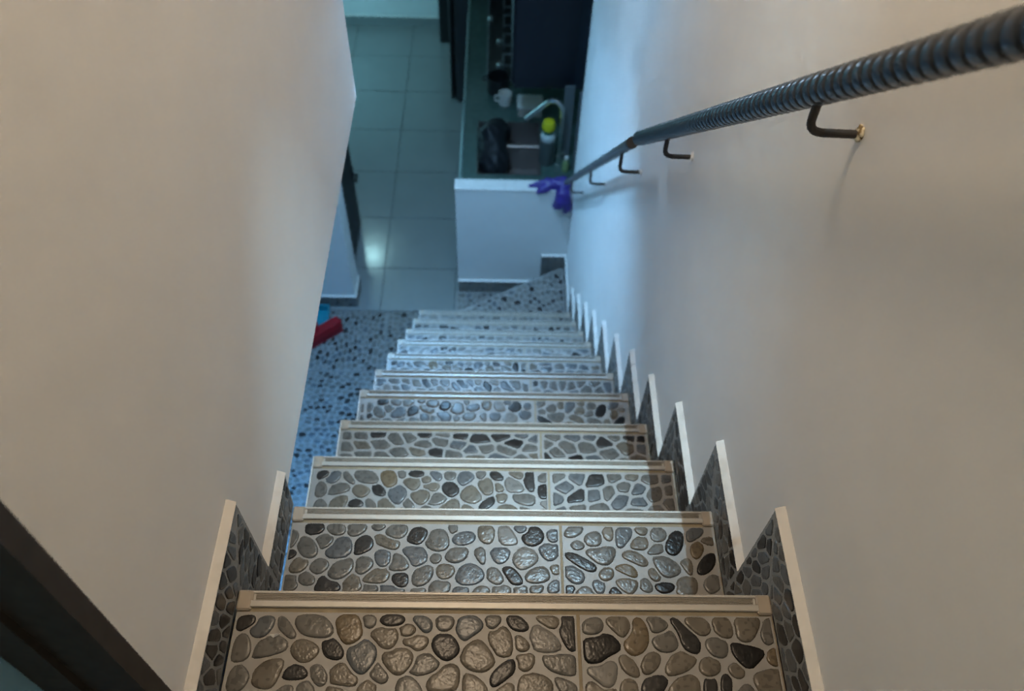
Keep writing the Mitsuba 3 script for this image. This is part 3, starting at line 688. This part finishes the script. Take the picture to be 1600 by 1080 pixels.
def bracket(parent, y, zw, zrail, xrail, rw=0.0062, messy=True, seed=0):
    path = bend([[XR + 0.004, y, zw], [xrail, y, zw + 0.002], [xrail, y, zrail - 0.012]], 0.024)
    b = obj('bracket', tube(path, rw, 12), 'm_black_metal', parent, smooth=50)
    g = trimesh.creation.icosphere(2, 1.0)
    d = meshkit.noise(g.vertices * 2.3 + seed * 7, seed)[:, None]
    g.vertices = g.vertices * (0.6 + 0.8 * d) * np.array([0.006, 0.010, 0.013]) + np.array([XR - 0.001, y - 0.002, zw + 0.003])
    obj('wall_plug', g, 'm_plug' if messy else 'm_plaster', b, smooth=60)
bracket(hr, 0.400, 0.694, rail_pt(0.400), xr, seed=1)
bracket(hr, 1.165, -0.003, rail_pt(1.165), xr, seed=2, messy=False)

hr2 = thing('handrail', 'thin smooth dark grey handrail on the right wall, lower section', 'handrail')
low = lambda y: -0.322 - 0.9995 * (y - 1.603)
A2, B2 = np.array([0.868, 1.600, low(1.600)]), np.array([0.872, 3.42, low(3.42)])
t2 = (B2 - A2) / np.linalg.norm(B2 - A2)
obj('pipe', tube([A2, B2], 0.0180, 20), 'm_pipe', hr2, smooth=40)
obj('end_cap', tube([A2 - t2 * 0.012, A2 + t2 * 0.012], 0.0192, 20), 'm_black', hr2, smooth=40)
for k, (y, zw) in enumerate(((1.735, -0.560), (2.410, -1.232), (3.099, -1.926))):
    bracket(hr2, y, zw, low(y), 0.868, seed=3 + k, messy=False)

# ------------------------------------------------------------------ rubber glove on the half wall
import manifold3d as m3
def blob(chains, edge, iters, res=24):
    parts = []
    for ch in chains:
        for (p, r), (q, s) in zip(ch[:-1], ch[1:]):
            ms = []
            for c, rad in ((p, r), (q, s)):
                ms.append(m3.Manifold.sphere(rad, res).translate([float(v) for v in c]))
            parts.append(m3.Manifold.batch_hull(ms))
    m = m3.Manifold.batch_boolean(parts, m3.OpType.Add).refine_to_length(edge)
    mm = m.to_mesh(); g = trimesh.Trimesh(mm.vert_properties[:, :3], mm.tri_verts, process=True)
    trimesh.smoothing.filter_taubin(g, iterations=iters)
    return g
zt = PARA_Z
gl = blob([[((0.875, 3.640, zt + 0.024), 0.0498), ((0.80, 3.640, zt + 0.016), 0.0400), ((0.735, 3.645, zt + 0.012), 0.0278), ((0.655, 3.625, zt + 0.008), 0.0108)],
           [((0.80, 3.640, zt + 0.016), 0.0376), ((0.735, 3.605, zt - 0.002), 0.0254), ((0.715, 3.590, zt - 0.010), 0.0132)],
           [((0.80, 3.650, zt + 0.018), 0.0352), ((0.765, 3.675, zt + 0.014), 0.0205)],
           [((0.875, 3.630, zt + 0.020), 0.0498), ((0.872, 3.578, zt - 0.020), 0.0425), ((0.855, 3.560, zt - 0.085), 0.0376), ((0.83, 3.567, zt - 0.110), 0.0205)],
           [((0.880, 3.575, zt - 0.030), 0.0425), ((0.905, 3.560, zt - 0.105), 0.0327), ((0.900, 3.565, zt - 0.150), 0.0169)]], 0.012, 6)
d_ = meshkit.fbm(gl.vertices * 26, 3, 5)
gl.vertices += gl.vertex_normals * ((d_ - 0.5) * 0.022)[:, None]
k_ = obj('rubber_glove', gl, 'm_purple', smooth=True)
labels[k_] = {'label': 'crumpled purple blue glove draped over the right end of the white half wall', 'category': 'glove'}

# ------------------------------------------------------------------ broom, dustpan, paper scrap
bm = thing('broom', 'red broom head lying on the pebble floor beside the left wall', 'broom')
c0, c1 = np.array([-0.735, 3.45, ZF]), np.array([-1.03, 3.205, ZF])
u_ = (c1 - c0) / np.linalg.norm(c1 - c0); v_ = np.array([-u_[1], u_[0], 0])
if v_[1] > 0: v_ = -v_
def quad_box(a, b, w0, w1, z0, z1):
    return hull([p + v_ * w + np.array([0, 0, z]) for p in (a, b) for w in (w0, w1) for z in (z0, z1)])
obj('head', join(hull([p + v_ * w + np.array([0, 0, z]) for p, q in ((c0, 0.0), (c1, 0.0)) for w, z in ((-0.045, 0.05), (0.045, 0.05), (0.035, 0.10), (-0.035, 0.10))] + [c0 - u_ * 0.025 + np.array([0, 0, 0.07])]),
                 tube([(c0 + c1) / 2 + np.array([0, 0, 0.09]), (c0 + c1) / 2 + np.array([-0.01, 0.05, 0.16])], 0.018)), 'm_red', bm)
for k in range(16):
    p = c0 + (c1 - c0) * (k + 0.5) / 16
    a = p - u_ * 0.012; b = p + u_ * 0.008
    obj('bristle_tuft', hull([q + v_ * w + np.array([0, 0, z]) for q in (a, b) for w, z in ((-0.040, 0.052), (0.038, 0.052), (0.052, 0.002), (-0.048, 0.002))]), 'm_red_bristle', bm)
obj('handle', tube([(c0 + c1) / 2 + np.array([-0.01, 0.05, 0.16]), np.array([-1.75, 3.05, ZF + 1.35])], 0.013), 'm_teal', bm)
dp = thing('dustpan', 'teal plastic dustpan on the floor behind the red broom head', 'dustpan')
o_ = np.array([-0.965, 3.515, ZF + 0.004])
obj('tray', join(hull(o_ + np.array([[x, y, z] for x in (-0.14, 0.14) for y in (-0.075, 0.09) for z in (0, 0.012)])), hull(o_ + np.array([[x, y, z] for x in (-0.14, 0.14) for y in (0.080, 0.095) for z in (0, 0.07)])),
                 hull(o_ + np.array([[0.13, -0.075, 0], [0.14, -0.075, 0], [0.13, -0.075, 0.02], [0.14, -0.075, 0.02], [0.13, 0.09, 0], [0.14, 0.09, 0], [0.13, 0.09, 0.07], [0.14, 0.09, 0.07]])),
                 hull(o_ + np.array([[-0.13, -0.075, 0], [-0.14, -0.075, 0], [-0.13, -0.075, 0.02], [-0.14, -0.075, 0.02], [-0.13, 0.09, 0], [-0.14, 0.09, 0], [-0.13, 0.09, 0.07], [-0.14, 0.09, 0.07]]))), 'm_teal', dp)
obj('grip', tube([o_ + [0, 0.09, 0.05], o_ + [0, 0.105, 0.11]], 0.016), 'm_teal', dp)
ps = hull([[0.0655, -0.0800, 0.0048], [0.0735, -0.0860, 0.0048], [0.0770, -0.0815, 0.0100], [0.0850, -0.0790, 0.0050], [0.0740, -0.0820, 0.0050]])
k_ = obj('paper_scrap', ps, 'm_paper')
labels[k_] = {'label': 'tiny white paper scrap lying on the top pebble step', 'category': 'paper scrap'}

# ------------------------------------------------------------------ lower room furniture
dl = thing('black_door', 'black door leaf standing open behind the white wall pier', 'door')
obj('leaf', bx(-0.735, -0.690, 3.880, 4.550, ZF + 0.008, -1.75, 0.006), 'm_black', dl)
obj('handle', join(tube(bend([[-0.690, 4.52, -3.10], [-0.655, 4.52, -3.10], [-0.655, 4.44, -3.10]], 0.012), 0.011), bx(-0.692, -0.684, 4.495, 4.545, -3.18, -3.02, 0.002)), 'm_black', dl)
k_ = obj('black_bin', join(bx(-0.165, -0.02, 7.16, 7.43, ZF, -2.2, 0.012)), 'm_black')
labels[k_] = {'label': 'tall narrow black box standing against the far wall', 'category': 'box'}
fr = thing('refrigerator', 'dark grey refrigerator standing past the end of the kitchen worktop', 'refrigerator')
obj('body', prism(sbox(0.035, 6.20, 0.70, 6.95).buffer(-0.03).buffer(0.03), ZF + 0.03, -1.7), 'm_dark_grey', fr, smooth=40)
obj('door', prism(sbox(-0.005, 6.20, 0.032, 6.95).buffer(-0.012).buffer(0.012), ZF + 0.04, -1.71), 'm_black', fr, smooth=40)
obj('plinth', bx(0.06, 0.68, 6.22, 6.93, ZF, ZF + 0.03), 'm_black', fr)

# kitchen worktop along the right side, with two sink bowls let into it
kc = thing('kitchen_worktop', 'dark green stone kitchen worktop behind the white half wall', 'worktop')
cut = [sbox(0.302, 3.945, 0.745, 4.235), sbox(0.302, 4.262, 0.745, 4.512)]
top = sbox(0.198, 3.70, 1.158, 6.18)
obj('slab', prism(top.difference(unary_union(cut).buffer(0.004)), ZC - 0.04, ZC), 'm_stone', kc)
obj('edge_strip', bx(0.178, 0.1975, 3.70, 6.18, ZC - 0.055, ZC + 0.006, 0.004), 'm_stone_edge', kc)
kb = thing('base_cabinet', 'dark base cabinet under the green stone worktop', 'cabinet')
obj('body', join(bx(0.225, 0.245, 3.70, 6.18, ZF + 0.08, ZC - 0.042), bx(0.225, 1.158, 4.53, 6.18, ZF + 0.08, ZC - 0.042), bx(0.225, 1.158, 3.70, 3.72, ZF + 0.08, ZC - 0.042)), 'm_dark_grey', kb)
for k in range(4):
    y = 3.71 + 0.617 * k
    d = obj('door', bx(0.205, 0.2245, y + 0.006, y + 0.611, ZF + 0.10, ZC - 0.06, 0.004), 'm_dark_grey', kb)
    obj('handle', tube(bend([[0.205, y + 0.20, ZC - 0.13], [0.185, y + 0.20, ZC - 0.13], [0.185, y + 0.42, ZC - 0.13], [0.205, y + 0.42, ZC - 0.13]], 0.01), 0.006), 'm_steel_knob', d)
sk = thing('kitchen_sink', 'brownish steel double sink let into the worktop behind the half wall', 'sink')
for c in cut:
    x0, y0, x1, y1 = c.bounds
    bw = obj('bowl', join(bx(x0, x1, y0, y1, ZC - 0.205, ZC - 0.20), bx(x0, x0 + 0.004, y0, y1, ZC - 0.2, ZC), bx(x1 - 0.004, x1, y0, y1, ZC - 0.2, ZC), bx(x0, x1, y0, y0 + 0.004, ZC - 0.2, ZC), bx(x0, x1, y1 - 0.004, y1, ZC - 0.2, ZC)), 'm_sink', sk)
    obj('drain', lathe([(0.0, 0.002), (0.02, 0.0), (0.036, 0.006), (0.04, 0.0)], ((x0 + x1) / 2 + 0.1, (y0 + y1) / 2, ZC - 0.199), 20), 'm_chrome', bw, smooth=40)
obj('divider', bx(0.306, 0.741, 4.2365, 4.2605, ZC - 0.02, ZC + 0.004, 0.005), 'm_sink_rim', sk)
bg = blob([[((0.42, 4.07, ZC - 0.01), 0.105), ((0.40, 4.24, ZC + 0.085), 0.095), ((0.43, 4.41, ZC - 0.01), 0.10)], [((0.42, 4.24, ZC + 0.06), 0.07), ((0.39, 4.31, ZC + 0.13), 0.025)]], 0.016, 6)
bg.vertices += bg.vertex_normals * ((meshkit.fbm(bg.vertices * 16, 3, 9) - 0.5) * 0.05)[:, None]
k_ = obj('black_bag', bg, 'm_bag', smooth=35)
labels[k_] = {'label': 'crumpled black plastic bag lying over the left half of the sink', 'category': 'bag'}
tp = thing('faucet', 'chrome gooseneck faucet over the sink', 'faucet')
path = bend([[0.868, 4.10, ZC], [0.868, 4.10, ZC + 0.47], [0.80, 4.13, ZC + 0.50], [0.634, 4.20, ZC + 0.275]], 0.05, 8)
obj('spout', tube(path, 0.0165, 14), 'm_chrome', tp, smooth=50)
obj('base', lathe([(0.0, 0.05), (0.022, 0.05), (0.03, 0.01), (0.034, 0.0)], (0.868, 4.10, ZC), 20), 'm_chrome', tp, smooth=40)
obj('lever', tube([[0.868, 4.10, ZC + 0.05], [0.905, 4.09, ZC + 0.085]], 0.007), 'm_chrome', tp)
sb = thing('soap_bottle', 'dish soap bottle with a yellow cap beside the sink', 'bottle')
bxy = (0.785, 4.085)
obj('bottle', lathe([(0.0, 0.0), (0.050, 0.0), (0.055, 0.01), (0.055, 0.17), (0.045, 0.22), (0.026, 0.26), (0.024, 0.285), (0.0, 0.285)], (*bxy, ZC), 24), 'm_liquid', sb, smooth=40)
obj('label', lathe([(0.0555, 0.045), (0.0555, 0.155)], (*bxy, ZC), 24), 'm_liquid', sb, smooth=True)
obj('collar', lathe([(0.050, 0.205), (0.052, 0.232), (0.034, 0.256)], (*bxy, ZC), 24), 'm_pale_label', sb, smooth=40)
obj('neck_band', lathe([(0.034, 0.256), (0.030, 0.285)], (*bxy, ZC), 24), 'm_green_label', sb, smooth=40)
obj('cap', lathe([(0.040, 0.286), (0.044, 0.292), (0.046, 0.33), (0.036, 0.352), (0.0, 0.356)], (*bxy, ZC), 24), 'm_yellow', sb, smooth=40)
obj('grey_board', hull([[x, y, z] for x in (0.880, 0.945) for y, z in ((4.13, ZC), (4.15, ZC), (4.15, ZC + 0.58), (4.17, ZC + 0.58))]), 'm_grey_board')
labels['grey_board'] = {'label': 'narrow grey upright board beside the faucet, under the navy wall cabinet', 'category': 'board'}
k_ = obj('grey_board', hull([[x, y, z] for x in (0.965, 1.010) for y, z in ((4.02, ZC), (4.035, ZC), (4.035, ZC + 0.62), (4.05, ZC + 0.62))]), 'm_grey_board')
labels[k_] = {'label': 'narrow grey upright board next to the end of the right wall', 'category': 'board'}
pb = thing('green_bottle', 'small pale green bottle at the back of the worktop by the wall end', 'bottle')
obj('bottle', lathe([(0.0, 0), (0.022, 0), (0.024, 0.008), (0.024, 0.07), (0.012, 0.09), (0.012, 0.10)], (0.915, 4.00, ZC), 16), 'm_leaf_green', pb, smooth=40)
obj('cap', lathe([(0.014, 0.10), (0.014, 0.12), (0.0, 0.122)], (0.915, 4.00, ZC), 16), 'm_white_ceramic', pb, smooth=40)
k_ = obj('white_cup', lathe([(0.0, 0.004), (0.018, 0.0), (0.022, 0.004), (0.028, 0.05), (0.025, 0.05), (0.02, 0.008), (0, 0.008)], (0.545, 3.982, ZC - 0.199), 18), 'm_white_ceramic', smooth=40)
labels[k_] = {'label': 'tiny white cup standing in the near bowl of the sink', 'category': 'cup'}
mg = thing('mug', 'white mug on the worktop beyond the sink', 'mug')
obj('body', lathe([(0.0, 0.006), (0.036, 0.0), (0.044, 0.006), (0.050, 0.10), (0.045, 0.10), (0.040, 0.012), (0.0, 0.012)], (0.492, 4.72, ZC), 24), 'm_white_ceramic', mg, smooth=40)
obj('handle', tube(bend([[0.450, 4.72, ZC + 0.08], [0.415, 4.72, ZC + 0.075], [0.418, 4.72, ZC + 0.03], [0.452, 4.72, ZC + 0.025]], 0.012), 0.006), 'm_white_ceramic', mg, smooth=40)
tb = thing('food_container', 'cream plastic food container on the worktop beside the faucet spout', 'container')
obj('box', prism(sbox(0.585, 4.575, 0.765, 4.725).buffer(-0.02).buffer(0.02), ZC, ZC + 0.07), 'm_cream', tb, smooth=40)
obj('lid', prism(sbox(0.580, 4.570, 0.770, 4.730).buffer(-0.02).buffer(0.02), ZC + 0.0702, ZC + 0.082), 'm_white_ceramic', tb, smooth=40)
po = thing('black_pot', 'black cooking pot behind the white mug', 'pot')
obj('body', lathe([(0.0, 0.004), (0.075, 0.0), (0.082, 0.008), (0.084, 0.13), (0.079, 0.13), (0.076, 0.012), (0, 0.012)], (0.440, 4.88, ZC + 0.001), 28), 'm_black', po, smooth=40)
for s_ in (-1, 1):
    obj('handle', tube(bend([[0.440 + s_ * 0.080, 4.86, ZC + 0.11], [0.440 + s_ * 0.115, 4.86, ZC + 0.115], [0.440 + s_ * 0.115, 4.90, ZC + 0.115], [0.440 + s_ * 0.080, 4.90, ZC + 0.11]], 0.01), 0.006), 'm_black', po, smooth=40)
ct = thing('cooktop', 'black gas cooktop with steel knobs set in the worktop', 'cooktop')
obj('plate', bx(0.36, 0.98, 5.02, 6.12, ZC + 0.0005, ZC + 0.014, 0.004), 'm_black', ct)
obj('trim_strip', bx(0.350, 0.3595, 5.02, 6.12, ZC + 0.0005, ZC + 0.016, 0.003), 'm_grey_board', ct)
for x, y in ((0.368, 5.800), (0.446, 5.480), (0.446, 5.165)):
    obj('knob', lathe([(0.024, 0.0), (0.022, 0.022), (0.016, 0.028), (0.0, 0.029)], (x, y, ZC + 0.0145), 18), 'm_steel_knob', ct, smooth=40)
for k in range(4):
    y = 5.12 + 0.27 * k
    g = obj('grate', join(bx(0.47, 0.93, y, y + 0.012, ZC + 0.045, ZC + 0.055), bx(0.47, 0.93, y + 0.15, y + 0.162, ZC + 0.045, ZC + 0.055), *[bx(x, x + 0.012, y, y + 0.162, ZC + 0.045, ZC + 0.055) for x in (0.47, 0.62, 0.77, 0.918)],
                          *[bx(x, x + 0.012, yy, yy + 0.012, ZC + 0.0142, ZC + 0.046) for x in (0.47, 0.918) for yy in (y, y + 0.15)]), 'm_grey_board', ct)
uc = thing('wall_cabinet', 'large dark navy wall cabinet over the worktop at the right wall', 'cabinet')
obj('body', bx(0.545, 1.158, 4.27, 6.15, -2.065, -0.95, 0.003), 'm_navy', uc)
obj('end_panel', bx(0.545, 0.945, 4.255, 4.2695, -2.065, -0.95, 0.002), 'm_navy', uc)
obj('filler_strip', bx(0.9455, 1.158, 4.258, 4.2695, -2.065, -0.95, 0.002), 'm_navy_light', uc)
for k in range(3):
    y = 4.28 + 0.62 * k
    obj('door', bx(0.528, 0.5445, y + 0.004, y + 0.614, -2.06, -0.955, 0.003), 'm_navy', uc)
